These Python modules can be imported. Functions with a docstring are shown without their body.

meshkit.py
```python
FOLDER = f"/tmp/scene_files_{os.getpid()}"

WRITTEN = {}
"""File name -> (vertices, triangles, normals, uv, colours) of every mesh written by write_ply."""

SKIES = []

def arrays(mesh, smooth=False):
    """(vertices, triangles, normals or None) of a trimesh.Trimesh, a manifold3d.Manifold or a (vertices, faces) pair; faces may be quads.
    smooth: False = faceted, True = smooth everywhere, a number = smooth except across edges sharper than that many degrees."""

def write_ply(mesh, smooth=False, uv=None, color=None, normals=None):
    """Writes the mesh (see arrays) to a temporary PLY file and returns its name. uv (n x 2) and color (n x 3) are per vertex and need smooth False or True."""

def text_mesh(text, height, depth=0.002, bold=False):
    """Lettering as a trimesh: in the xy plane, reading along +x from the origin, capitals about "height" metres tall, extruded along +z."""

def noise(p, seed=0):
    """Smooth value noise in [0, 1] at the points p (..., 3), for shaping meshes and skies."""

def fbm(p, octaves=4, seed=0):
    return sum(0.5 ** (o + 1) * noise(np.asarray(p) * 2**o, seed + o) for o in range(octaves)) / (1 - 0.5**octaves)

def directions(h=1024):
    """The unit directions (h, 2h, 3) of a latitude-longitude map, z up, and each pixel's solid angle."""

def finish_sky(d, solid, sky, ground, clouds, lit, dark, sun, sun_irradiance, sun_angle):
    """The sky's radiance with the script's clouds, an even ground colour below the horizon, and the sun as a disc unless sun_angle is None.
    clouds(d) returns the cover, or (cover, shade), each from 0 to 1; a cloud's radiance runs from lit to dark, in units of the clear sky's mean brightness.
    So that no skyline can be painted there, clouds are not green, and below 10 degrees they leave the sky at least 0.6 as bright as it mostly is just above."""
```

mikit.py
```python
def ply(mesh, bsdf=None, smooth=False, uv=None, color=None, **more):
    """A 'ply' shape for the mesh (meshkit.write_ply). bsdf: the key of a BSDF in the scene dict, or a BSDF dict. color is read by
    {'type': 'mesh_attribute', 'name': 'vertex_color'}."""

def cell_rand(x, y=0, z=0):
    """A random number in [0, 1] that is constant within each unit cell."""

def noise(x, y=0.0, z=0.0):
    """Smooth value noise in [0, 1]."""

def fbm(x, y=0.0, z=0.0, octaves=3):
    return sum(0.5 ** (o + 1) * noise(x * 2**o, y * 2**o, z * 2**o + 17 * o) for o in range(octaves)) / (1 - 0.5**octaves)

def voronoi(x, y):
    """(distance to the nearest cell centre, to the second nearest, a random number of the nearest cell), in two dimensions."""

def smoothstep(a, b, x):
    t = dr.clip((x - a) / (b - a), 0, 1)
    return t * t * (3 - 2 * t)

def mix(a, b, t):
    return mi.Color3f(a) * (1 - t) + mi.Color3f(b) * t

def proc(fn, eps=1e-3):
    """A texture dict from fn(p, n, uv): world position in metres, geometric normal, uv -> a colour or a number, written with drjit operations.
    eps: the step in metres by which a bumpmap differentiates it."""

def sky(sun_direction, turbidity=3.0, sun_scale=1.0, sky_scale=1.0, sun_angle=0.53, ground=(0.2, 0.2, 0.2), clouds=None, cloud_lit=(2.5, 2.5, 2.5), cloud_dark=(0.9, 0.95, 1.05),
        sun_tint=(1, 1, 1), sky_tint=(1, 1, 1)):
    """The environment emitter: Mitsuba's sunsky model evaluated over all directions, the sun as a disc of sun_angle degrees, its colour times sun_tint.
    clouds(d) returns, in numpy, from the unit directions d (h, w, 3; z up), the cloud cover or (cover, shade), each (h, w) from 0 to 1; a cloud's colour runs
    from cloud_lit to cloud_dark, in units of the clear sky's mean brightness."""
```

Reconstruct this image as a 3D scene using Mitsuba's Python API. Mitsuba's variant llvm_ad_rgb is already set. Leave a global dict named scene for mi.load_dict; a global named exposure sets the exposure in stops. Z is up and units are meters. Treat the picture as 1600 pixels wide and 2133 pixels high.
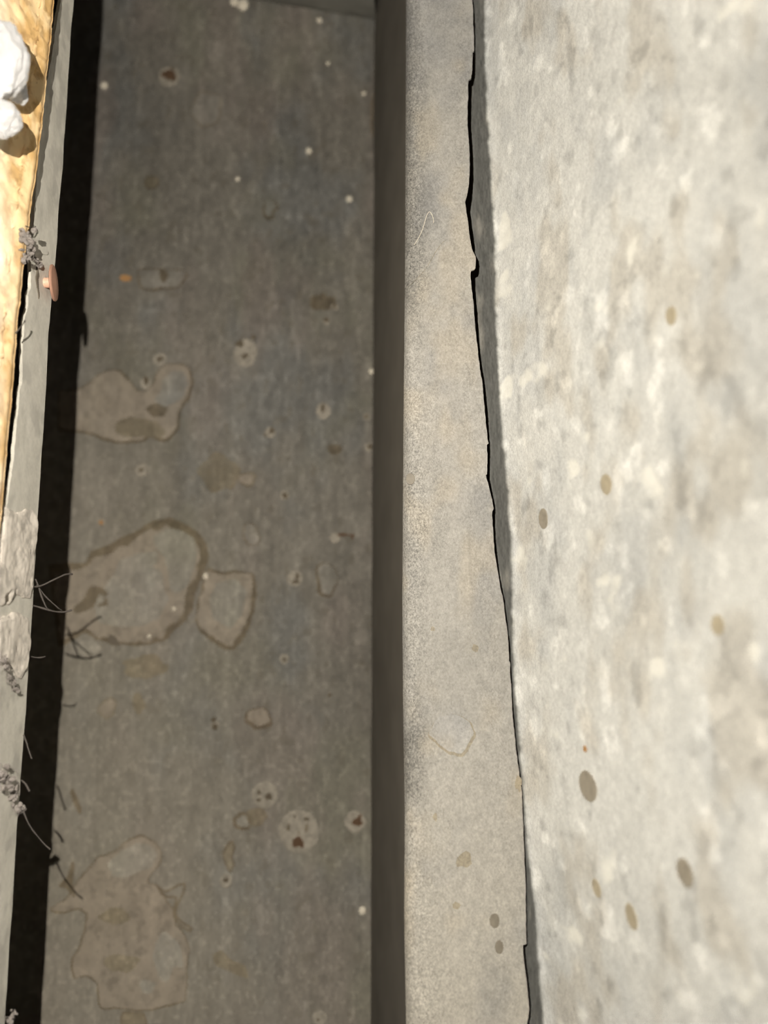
import math, random
import numpy as np
import trimesh
import shapely
import shapely.geometry as sg
import shapely.affinity as sa
import drjit as dr
import mitsuba as mi
import mikit, meshkit
from mikit import noise, fbm, smoothstep, mix, voronoi

T = mi.ScalarTransform4f
rng = np.random.default_rng(7)
random.seed(7)
scene, labels = {}, {}

# ------------------------------------------------------------------ camera
FPX = 1600.0                                   # focal length in pixels of the 1600 x 2133 frame
TH = math.radians(8.1)
CAM = np.array([0.0, 0.0, 0.287])
RT = np.array([1.0, 0, 0])
UP = np.array([0, math.cos(TH), math.sin(TH)])
FW = np.array([0, math.sin(TH), -math.cos(TH)])
scene['camera'] = {
    'type': 'thinlens', 'fov': 2 * math.degrees(math.atan(800 / FPX)), 'fov_axis': 'x',
    'aperture_radius': 0.0021, 'focus_distance': 0.210, 'near_clip': 0.005, 'far_clip': 10.0,
    'to_world': T().look_at(origin=CAM.tolist(), target=(CAM + FW).tolist(), up=UP.tolist()),
}
# ------------------------------------------------------------------ light: the phone's flash, a few cm up and left of the lens
exposure = 0.0
LIGHT = CAM + np.array([-0.029, 0.042, 0.004])
for name, aim, k in (('flash', 0.86, 1.34), ('flash_001', -0.92, 1.26)):          # its two diodes, one throwing up, one down the frame
    scene[name] = {
        'type': 'spot', 'intensity': {'type': 'rgb', 'value': [0.262 * k, 0.243 * k, 0.211 * k]},
        'beam_width': 4.0, 'cutoff_angle': 64.0,
        'to_world': T().look_at(origin=LIGHT.tolist(), target=(LIGHT + FW + aim * UP - 0.03 * RT).tolist(), up=RT.tolist()),
    }
scene['night'] = {'type': 'constant', 'radiance': {'type': 'rgb', 'value': [0.0020, 0.0014, 0.0008]}}


def at(px, py, z):
    d = FW + (px - 800) / FPX * RT + (1066.5 - py) / FPX * UP
    return CAM + d * ((z - CAM[2]) / d[2])


def to_px(p):
    q = np.asarray(p) - CAM
    d = q @ FW
    return np.stack([800 + FPX * (q @ RT) / d, 1066.5 - FPX * (q @ UP) / d], -1)


def line_on(pts, z):
    """X as a function of Y of a line drawn on the level plane z: sorted arrays (Y, X)."""
    p = np.array([at(x, y, z) for y, x in pts])
    o = np.argsort(p[:, 1], kind='stable')
    return p[o, 1], p[o, 0]


def put(key, mesh, bsdf, smooth=False, label=None, category=None, group=None, kind=None):
    k, n = key, 0
    while k in scene:
        n += 1
        k = f'{key}_{n:03d}'
    scene[k] = mikit.ply(mesh, bsdf, smooth=smooth)
    tag(k, label, category, group, kind)
    return k


def tag(k, label=None, category=None, group=None, kind=None):
    e = {n: v for n, v in (('label', label), ('category', category), ('group', group), ('kind', kind)) if v}
    if e:
        labels[k] = e


def free(key):
    k, n = key, 0
    while k in scene or k in labels or any(s.startswith(k + '__') for s in scene):
        n += 1
        k = f'{key}_{n:03d}'
    return k


def grid_mesh(P, thick=0.0, flip=False, toward=None):
    """Sheet from a grid of points (m, n, 3); with thick it is a closed solid, offset against the sheet's normals."""
    m, n = P.shape[:2]
    i = np.arange(m * n).reshape(m, n)
    a, b, c, d = i[:-1, :-1].ravel(), i[1:, :-1].ravel(), i[1:, 1:].ravel(), i[:-1, 1:].ravel()
    F = np.vstack([np.stack([a, b, c], 1), np.stack([a, c, d], 1)])
    if flip:
        F = F[:, ::-1]
    V = P.reshape(-1, 3)
    if not thick:
        return trimesh.Trimesh(V, F, process=False)
    N = np.zeros_like(V)
    fn = np.cross(V[F[:, 1]] - V[F[:, 0]], V[F[:, 2]] - V[F[:, 0]])
    for k in range(3):
        np.add.at(N, F[:, k], fn)
    N /= np.linalg.norm(N, axis=1, keepdims=True) + 1e-20
    W = V - N * thick if toward is None else V + np.asarray(toward) * thick
    k = len(V)
    loop = np.concatenate([i[0, :-1], i[:-1, -1], i[-1, :0:-1], i[:0:-1, 0]])
    nxt = np.roll(loop, -1)
    S = np.vstack([np.stack([loop, nxt, nxt + k], 1), np.stack([loop, nxt + k, loop + k], 1)])
    if flip:
        S = S[:, ::-1]
    return trimesh.Trimesh(np.vstack([V, W]), np.vstack([F, F[:, ::-1] + k, S]), process=False)


def tube(path, r, sides=6):
    path = np.asarray(path, float)
    r = np.broadcast_to(r, len(path))
    t = np.gradient(path, axis=0)
    t /= np.linalg.norm(t, axis=1, keepdims=True) + 1e-12
    ref = np.array([0.3, 0.2, 0.93])
    u = np.cross(t, ref)
    u /= np.linalg.norm(u, axis=1, keepdims=True) + 1e-12
    w = np.cross(t, u)
    ang = np.arange(sides) * 2 * np.pi / sides
    V = (path[:, None] + r[:, None, None] * (np.cos(ang)[None, :, None] * u[:, None] + np.sin(ang)[None, :, None] * w[:, None])).reshape(-1, 3)
    m = len(path)
    F = []
    for i in range(m - 1):
        for j in range(sides):
            a, b = i * sides + j, i * sides + (j + 1) % sides
            F += [[a, b, b + sides], [a, b + sides, a + sides]]
    c0, c1 = len(V), len(V) + 1
    V = np.vstack([V, path[:1], path[-1:]])
    for j in range(sides):
        F += [[c0, (j + 1) % sides, j], [c1, (m - 1) * sides + j, (m - 1) * sides + (j + 1) % sides]]
    return trimesh.Trimesh(V, np.array(F), process=False)


def spline(pts, n=40):
    from scipy.interpolate import CubicSpline
    p = np.asarray(pts, float)
    s = np.concatenate([[0], np.cumsum(np.linalg.norm(np.diff(p, axis=0), axis=1))])
    if len(p) == 2:
        return p[0] + (p[1] - p[0]) * np.linspace(0, 1, n)[:, None]
    return CubicSpline(s, p)(np.linspace(0, s[-1], n))


def lump(size, seed, sub=4, rough=0.35, freq=1.6, fine=0.08):
    m = trimesh.creation.icosphere(subdivisions=sub)
    v = np.array(m.vertices)
    d = 1 + rough * (meshkit.fbm(v * freq + 9.3 * seed, 3, seed) - 0.5) * 2 + fine * (meshkit.fbm(v * 7 + 3.1 * seed, 3, seed + 5) - 0.5) * 2
    return trimesh.Trimesh(v * d[:, None] * np.asarray(size), m.faces, process=False)


# ------------------------------------------------------------------ materials
def principled(color, rough=0.6, spec=0.35, bump=None, bscale=0.0001, eps=1e-4, **kw):
    c = mikit.proc(color) if callable(color) else {'type': 'rgb', 'value': list(color)}
    b = {'type': 'principled', 'base_color': c, 'roughness': rough, 'specular': spec, **kw}
    if bump:
        b = {'type': 'bumpmap', 'arbitrary': mikit.proc(bump, eps), 'scale': bscale, 'bsdf': b}
    return {'type': 'twosided', 'bsdf': b}


def floor_color(p, n, uv):
    x, y = p.x, p.y
    big = fbm(x * 38 + 3.1, y * 26 + 1.7, 0.5, 3)
    blue = smoothstep(0.47, 0.68, fbm(x * 55 + 20, y * 34 + 5.2, 3.3, 4))
    olive = smoothstep(0.50, 0.68, fbm(x * 40 + 41, y * 30 + 9.0, 7.7, 4))
    pink = smoothstep(0.50, 0.70, fbm(x * 60 + 61, y * 24 + 2.0, 11.7, 4))
    c = mix([0.224, 0.210, 0.185], [0.201, 0.199, 0.189], blue)
    c = mix(c, [0.214, 0.206, 0.168], olive * 0.8)
    c = mix(c, [0.246, 0.218, 0.196], pink * 0.7)
    streak = noise(x * 330, y * 9, 2.0) * 0.6 + noise(x * 900, y * 40, 5.0) * 0.4
    fine = noise(x * 1250 + 7, y * 800, 1.0) * 0.6 + noise(x * 2300, y * 1500, 4.0) * 0.4
    cell = fbm(x * 480, y * 300, 6.0, 3)
    m = 1.0 + (big - 0.5) * 0.55 + (streak - 0.5) * 0.22 + (fine - 0.5) * 0.30 + (cell - 0.5) * 0.50
    band = smoothstep(0.62, 0.80, noise(x * 160 + 3, y * 5, 9.0)) * 0.14
    dash = smoothstep(0.78, 0.93, noise(x * 420 + 13, y * 150, 19.0)) * 0.22
    dirt = smoothstep(0.66, 0.80, fbm(x * 330 + 9, y * 260, 23.0, 3))
    c = c * (m + band + dash)
    c = mix(c, [0.15, 0.132, 0.10], dirt * 0.42)
    speck = smoothstep(0.70, 0.84, noise(x * 760 + 4, y * 620, 14.0)) * 0.20
    dust_light = smoothstep(-0.01, -0.12, x + 0.04 * (big - 0.5)) * smoothstep(0.16, -0.05, y) * 0.54 + smoothstep(0.02, -0.16, y + 0.08 * (big - 0.5)) * 0.20  # flash light put into the colour: paler to the left and lower end
    return mix(c * 0.66, mi.Color3f(0.315, 0.288, 0.240) * (0.45 + 0.55 * m), dust_light) * (1 + speck)


def bump_floor(p, n, uv):
    return fbm(p.x * 800, p.y * 500, p.z * 800, 3)


def pale_color(p, n, uv):
    return floor_color(p, n, uv) * mi.Color3f(1.20, 1.21, 1.22) * (0.94 + 0.14 * fbm(p.x * 300, p.y * 300, 2.0, 3))


def crust_color(p, n, uv):
    x, y = p.x, p.y
    g = fbm(x * 170 + 5, y * 170, 31.0, 4)
    d = smoothstep(0.55, 0.72, fbm(x * 420, y * 420, 3.0, 3))
    c = mix(floor_color(p, n, uv) * mi.Color3f(1.10, 1.03, 0.96), mi.Color3f(0.31, 0.270, 0.225), 0.5)
    return c * (0.78 + 0.44 * g) * (1 - 0.15 * d)


def brown_color(p, n, uv):
    return floor_color(p, n, uv) * mi.Color3f(0.74, 0.66, 0.55) * (0.75 + 0.5 * fbm(p.x * 500, p.y * 500, 2.0, 3))


def tan_color(p, n, uv):
    return floor_color(p, n, uv) * mi.Color3f(0.98, 0.91, 0.78) * (0.86 + 0.28 * fbm(p.x * 400, p.y * 400, 6.0, 3))


def halo_color(p, n, uv):
    return mi.Color3f(0.29, 0.265, 0.225) * (0.62 + 0.62 * fbm(p.x * 900, p.y * 900, 1.0, 3))


def zinc_core(p, blotch_lo, blotch_hi, base, dark):
    x, y, z = p.x, p.y, p.z
    g = noise(x * 2600, y * 1900, z * 2600) * 0.5 + noise(x * 5200 + 3, y * 4000, z * 5200) * 0.5
    s = noise(x * 900, y * 620, z * 900 + 5) * 0.5 + noise(x * 420 + 9, y * 420, z * 420) * 0.5
    b = smoothstep(blotch_lo, blotch_hi, fbm(x * 75 + 3, y * 55 + 8.4, z * 75, 4))
    warm = smoothstep(0.52, 0.70, fbm(x * 90 + 31, y * 60 + 4.4, z * 90, 3))
    c = mix(base, dark, b)
    c = mix(c, mi.Color3f(0.41, 0.372, 0.31), warm * 0.45)
    return c * (1 + (g - 0.5) * 0.55 + (s - 0.5) * 0.30)


def rim_color(p, n, uv):
    x, y = p.x, p.y
    c = zinc_core(p, 0.50, 0.74, [0.345, 0.338, 0.322], [0.275, 0.275, 0.275])
    edge = 1 - smoothstep(0.006, 0.016, x + 0.008 * fbm(x * 60, y * 40, 3.0, 3) - 0.004)
    grain = noise(x * 4800, y * 4000, p.z * 4800) * 0.55 + noise(x * 2700 + 5, y * 2300, p.z * 2700) * 0.45
    c = c * (1 + (0.25 + 0.75 * edge) * (grain - 0.5) * 1.1 * 1.15 - edge * (0.06 + 0.34 * smoothstep(0.42, 0.66, fbm(y * 30 + 2, x * 120, 4.0, 3))))
    low = smoothstep(0.0, -0.13, y)
    return c * mix([0.91, 0.90, 0.88], [1.08, 1.04, 0.96], low)


def rim_bump(p, n, uv):
    return noise(p.x * 2600, p.y * 2200, p.z * 2600) * 0.6 + noise(p.x * 1300, p.y * 900, p.z * 1300) * 0.4


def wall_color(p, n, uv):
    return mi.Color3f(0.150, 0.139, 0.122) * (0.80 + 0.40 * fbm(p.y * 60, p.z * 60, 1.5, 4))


def step_color(p, n, uv):
    return mi.Color3f(0.165, 0.162, 0.145) * (0.70 + 0.60 * fbm(p.x * 160, p.z * 300, p.y * 100, 4))


def slope_color(p, n, uv):
    x, y, z = p.x, p.y, p.z
    c = zinc_core(p, 0.46, 0.70, [0.610, 0.612, 0.592], [0.515, 0.522, 0.515])
    spots = smoothstep(0.58, 0.76, fbm(x * 240 + 3, y * 190, z * 170 + 2, 3))
    white = smoothstep(0.66, 0.77, fbm(x * 120 + 23, y * 110, z * 95 + 12, 3))
    grey = smoothstep(0.58, 0.76, fbm(x * 300 + 53, y * 200, z * 240 + 6, 3))
    c = c * (1 + 0.26 * spots - 0.20 * grey)
    return mix(c, [0.88, 0.87, 0.80], white * 0.6)


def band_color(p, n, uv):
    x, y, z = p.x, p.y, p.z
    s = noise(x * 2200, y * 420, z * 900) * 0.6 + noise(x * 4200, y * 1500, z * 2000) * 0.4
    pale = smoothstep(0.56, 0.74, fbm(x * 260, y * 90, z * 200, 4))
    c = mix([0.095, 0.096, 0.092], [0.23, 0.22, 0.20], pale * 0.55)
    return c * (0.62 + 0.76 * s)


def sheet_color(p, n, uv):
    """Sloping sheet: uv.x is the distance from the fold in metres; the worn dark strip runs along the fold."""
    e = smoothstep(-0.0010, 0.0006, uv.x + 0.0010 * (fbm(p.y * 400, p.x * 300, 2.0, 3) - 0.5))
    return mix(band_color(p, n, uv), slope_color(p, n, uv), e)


def flash_color(p, n, uv):
    g = fbm(p.y * 300, p.z * 500, 3.0, 4)
    f = noise(p.y * 1600, p.z * 1600, 8.0)
    d = smoothstep(0.58, 0.74, fbm(p.y * 110 + 4, p.z * 160, 1.0, 4))
    c = mi.Color3f(0.56, 0.54, 0.485) * (0.84 + 0.26 * g + 0.08 * f)
    return mix(c, [0.40, 0.385, 0.35], d * 0.6)


def brick_color(p, n, uv):
    x, y, z = p.x, p.y, p.z
    a = fbm(x * 300, y * 200, z * 300, 4)
    overlit = smoothstep(0.0905, 0.0955, -x + 0.004 * (fbm(x * 160, y * 90, z * 160, 3) - 0.5))  # flash overexposure painted as white towards the left
    c = mix([0.62, 0.40, 0.17], [0.86, 0.64, 0.36], smoothstep(0.36, 0.62, a))
    pit = smoothstep(0.60, 0.72, fbm(x * 520 + 2, y * 520, z * 520, 3))
    c = mix(c, [0.40, 0.24, 0.10], pit * 0.45)
    return mix(c, [0.90, 0.86, 0.76], overlit * 0.8)


def mortar_color(p, n, uv):
    return mi.Color3f(0.66, 0.66, 0.68) * (0.80 + 0.22 * fbm(p.x * 200, p.y * 200, p.z * 200, 3))


def debris_color(p, n, uv):
    a = fbm(p.x * 420, p.y * 420, p.z * 420, 4)
    return mix([0.42, 0.39, 0.35], [0.66, 0.61, 0.55], smoothstep(0.3, 0.62, a))


def drop_color(p, n, uv):
    return mi.Color3f(0.285, 0.255, 0.205) * (0.78 + 0.44 * fbm(p.x * 900, p.y * 900, p.z * 900, 3))


def drop_color_pale(p, n, uv):
    return mi.Color3f(0.40, 0.350, 0.255) * (0.78 + 0.44 * fbm(p.x * 900, p.y * 900, p.z * 900, 3))


MATS = {
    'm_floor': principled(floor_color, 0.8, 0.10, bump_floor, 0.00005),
    'm_pale': principled(pale_color, 0.85, 0.08), 'm_crust': principled(crust_color, 0.85, 0.08),
    'm_brown': principled(brown_color, 0.85, 0.08), 'm_tan': principled(tan_color, 0.85, 0.08),
    'm_halo': principled(halo_color, 0.85, 0.08), 'm_rust': principled([0.092, 0.056, 0.034], 0.85, 0.15),
    'm_pit': principled([0.10, 0.082, 0.058], 0.85, 0.15), 'm_orange': principled([0.36, 0.20, 0.085], 0.8, 0.15),
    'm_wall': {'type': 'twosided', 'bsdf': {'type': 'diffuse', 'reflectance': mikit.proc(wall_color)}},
    'm_rim': principled(rim_color, 0.7, 0.2, rim_bump, 0.00005),
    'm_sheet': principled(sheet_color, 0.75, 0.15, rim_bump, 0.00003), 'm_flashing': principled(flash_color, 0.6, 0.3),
    'm_brick': principled(brick_color, 0.9, 0.15), 'm_mortar': principled(mortar_color, 0.9, 0.15),
    'm_debris': principled(debris_color, 0.9, 0.15), 'm_drop': principled(drop_color, 0.45, 0.35),
    'm_drop_dark': principled(lambda p, n, uv: drop_color(p, n, uv) * 0.64, 0.5, 0.3),
    'm_drop_pale': principled(drop_color_pale, 0.45, 0.35), 'm_copper': principled([0.47, 0.265, 0.19], 0.5, 0.4, metallic=0.15),
    'm_copper_light': principled([0.78, 0.47, 0.34], 0.5, 0.4), 'm_fibre': principled([0.085, 0.075, 0.068], 0.8, 0.2),
    'm_crumb': principled([0.62, 0.57, 0.48], 0.8, 0.2), 'm_hair': principled([0.62, 0.58, 0.50], 0.6, 0.3),
    'm_step': principled(step_color, 0.8, 0.1),
    'm_back_shade': principled([0.02, 0.017, 0.014], 0.9, 0.05),  # near black, so the unseen back wall bounces no light into the shadow
    'm_dust': principled([0.27, 0.245, 0.23], 0.9, 0.1),
    'm_dark': principled([0.14, 0.12, 0.095], 0.85, 0.15),
}
scene.update(MATS)

# ------------------------------------------------------------------ large structure
ZR, ZF = 0.084, 0.0                         # level of the ledge and of the gutter floor
CRACK = [  # y, left lip x, right lip x (photo pixels, traced on the ledge's level)
 (-120,981,983),(-60,983,985),(0,983.7,985.7),(25,985.5,988.3),(50,986,989.3),(100,988,989.8),(107,987.5,989.6),(109,984.5,989.5),(125,984.5,989.5),(150,983.3,989.5),(164,982,987.5),(168,976,986.5),(175,975.3,985.5),(178,975.3,982.5),(200,975.5,981.7),(225,974.5,981.5),(250,974,981),(275,975,982),(300,977.3,983.5),(325,978.5,985.2),(350,978.5,986),(375,977.6,985.7),(400,975,984),(418,970.5,982.5),(423,969.5,981.5),(440,971.5,979),(475,976.5,983.5),(500,979.5,987),(518,983.3,989.5),(525,985.5,988.5),(535,991,993.5),(540,991.5,997),(550,991,999),(560,990.5,998.2),(563,988,998),(565,981.5,997.5),(573,980.8,996),(577,980.5,990),(580,980.5,989.2),(600,982.5,990),(625,986,991.5),(650,988,994.5),(675,989.5,995.7),(700,992,997.5),(725,995,999),(750,997.5,1002),(775,1001,1006),(800,1005.5,1010),(825,1007.5,1012.5),(850,1010,1015),(875,1012,1017),(900,1014.5,1018.5),(920,1016.5,1020),(924,1018,1020.5),(927,1014.5,1020.5),(950,1015.5,1020.5),(975,1015,1020.3),(988,1014.5,1020),(990,1012,1020),(1000,1015,1019.7),(1025,1021.5,1025.5),(1050,1027,1031),(1060,1028.5,1032),(1066,1025.5,1032),(1075,1025.5,1031),(1100,1027,1031.5),(1125,1028.5,1032.5),(1150,1030.5,1034.5),(1175,1034.5,1037.7),(1200,1038.5,1041.5),(1225,1043,1046),(1250,1048.5,1051),(1275,1051.5,1053.7),(1300,1055,1057.3),(1325,1058,1060.2),(1350,1060,1062.5),(1376,1061,1063.5),(1380,1063,1064.5),(1400,1062.5,1064.7),(1425,1065,1067),(1450,1065.5,1068),(1475,1067,1069),(1500,1068.8,1071),(1545,1073.5,1075.5),(1600,1080,1082.3),(1650,1087,1089),(1700,1089,1091),(1760,1091.5,1093.5),(1800,1093,1095.3),(1840,1095,1097),(1900,1095.3,1097.5),(1960,1096,1098.6),(1966,1096,1099),(1968,1089,1099),(1972,1089,1099),(1976,1089.5,1093),(2000,1092,1095),(2050,1098,1102),(2100,1102.5,1106.5),(2120,1100,1106),(2133,1097.5,1103),(2200,1094,1098),(2300,1098,1102)]
BAND = [(-120,1010),(0,1012),(130,1014),(250,1021),(400,1030),(500,1036),(600,1036),(700,1040),(800,1045),(900,1050),(1000,1062),(1100,1068),(1200,1072),(1300,1071),(1400,1073),(1500,1081),(1600,1088.5),(1700,1093),(1800,1106),(1900,1119),(2000,1126),(2050,1130),(2133,1138),(2300,1150)]
NOSE = [(-200,846.5),(0,846),(300,845),(600,843.5),(900,840.5),(1250,838),(1500,840),(1700,843.5),(1900,842),(2133,846),(2300,846)]
YL, XL = line_on([(y, l - 0.3) for y, l, r in CRACK], ZR)
YR, XR = line_on([(y, r + 1.0) for y, l, r in CRACK], ZR)
YB, XB = line_on(BAND, ZR - 0.001)
YN, XN = line_on(NOSE, ZR - 0.0025)
Y0, Y1 = at(800, 2260, ZR)[1], at(800, -100, ZR)[1]
Y0, Y1 = Y0 - 0.07, Y1 + 0.09
ROWS = np.unique(np.concatenate([np.linspace(Y0, Y1, 900), YL[(YL > Y0) & (YL < Y1)], YR[(YR > Y0) & (YR < Y1)]]))
jit = (meshkit.fbm(np.stack([ROWS * 900, ROWS * 0, ROWS * 0], 1), 3, 3) - 0.5) * 0.00022
jit2 = (meshkit.fbm(np.stack([ROWS * 900, ROWS * 0 + 5, ROWS * 0], 1), 3, 4) - 0.5) * 0.00018

# the gutter: floor, side wall with the cracked ledge on top, back wall
G = 'box_gutter'
tag(G, 'weathered zinc box gutter with a stained floor and a pale ledge left of the crack', 'gutter')
FLOOR_X0 = -0.136
YF0, YF1 = at(800, 2300, ZF)[1], at(800, -150, ZF)[1]
ys, = (np.linspace(YF0, YF1, 420),)
YW, XW = line_on([(-150, 783.8), (45, 783), (1066, 779), (2300, 775.5)], ZF)
xw = np.interp(ys, YW, XW)
tt = np.linspace(0, 1, 170)
fx = FLOOR_X0 + (xw[:, None] - FLOOR_X0 + 0.0008) * tt
fy = np.repeat(ys[:, None], len(tt), 1)
P = np.stack([fx, fy, fx * 0], -1)
P[..., 2] = -0.00035 + 0.0007 * (meshkit.fbm(np.stack([fx * 45, fy * 22, fx * 0], -1), 3, 2) - 0.5) * 1.0


def floor_z(x, y):
    return -0.00035 + 0.0007 * (meshkit.fbm(np.stack([x * 45, y * 22, x * 0], -1), 3, 2) - 0.5) * 1.0


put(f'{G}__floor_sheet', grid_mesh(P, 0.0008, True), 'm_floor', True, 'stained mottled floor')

# ledge: from the crack's left lip to the rolled nose
cols = np.concatenate([np.linspace(0, 1, 46)])
xl, xn = np.interp(ROWS, YL, XL) + jit, np.interp(ROWS, YN, XN) + 0.00008 * (meshkit.fbm(np.stack([ROWS * 500, ROWS * 0 + 2, ROWS * 0], 1), 3, 9) - .5)
RN = 0.0032
P = []
for k, y in enumerate(ROWS):
    c = cols * (xl[k] - (xn[k] + RN)) + 0
    flat = np.stack([xl[k] - c, np.full_like(c, y), np.full_like(c, ZR)], 1)
    u = (flat[:, 0] - xn[k]) / (xl[k] - xn[k])
    flat[:, 2] += 0.00035 * np.sin(np.pi * np.clip(u, 0, 1)) - 0.0003 * (1 - np.exp(-((1 - u) * 9) ** 2)) + 0.0003
    an = np.radians(np.linspace(90, 225, 16))[1:]
    z0 = flat[-1, 2] - RN
    nose = np.stack([xn[k] + RN + RN * np.cos(an), np.full(len(an), y), z0 + RN * np.sin(an)], 1)
    P.append(np.vstack([flat, nose]))
P = np.array(P)
w = meshkit.fbm(np.stack([P[..., 0] * 120, P[..., 1] * 60, P[..., 2] * 120], -1), 3, 12) - 0.5
P[..., 2] += 0.00030 * w
ridge = np.interp(P[..., 1], *line_on([(1030, 985), (1070, 972), (1200, 975), (1300, 983), (1420, 990)], ZR))
yr = (P[..., 1] > at(800, 1340, ZR)[1]) & (P[..., 1] < at(800, 1020, ZR)[1])
P[..., 2] += np.where(yr, 0.00022 * np.exp(-((P[..., 0] - ridge) / 0.0005) ** 2), 0)
LEDGE = P
put(f'{G}__ledge', grid_mesh(P, 0.0007), 'm_rim', 35, 'pale grainy ledge with a rounded edge')

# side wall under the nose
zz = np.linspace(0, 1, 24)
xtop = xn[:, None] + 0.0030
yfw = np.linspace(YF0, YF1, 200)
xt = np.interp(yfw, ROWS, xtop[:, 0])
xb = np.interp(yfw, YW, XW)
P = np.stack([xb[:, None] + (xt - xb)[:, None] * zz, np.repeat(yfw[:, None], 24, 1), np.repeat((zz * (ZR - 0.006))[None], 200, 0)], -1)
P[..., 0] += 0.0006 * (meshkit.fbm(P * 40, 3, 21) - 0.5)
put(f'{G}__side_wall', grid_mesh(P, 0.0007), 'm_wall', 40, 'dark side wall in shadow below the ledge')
P = np.stack([np.full((2, 2), FLOOR_X0), np.array([[YF0, YF0], [YF1, YF1]]), np.array([[0, 0.080]] * 2)], -1)
put(f'{G}__back_wall', grid_mesh(P, 0.0007, True), 'm_back_shade', False, 'unseen back wall coloured near black to keep the shadow deep')

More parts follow.
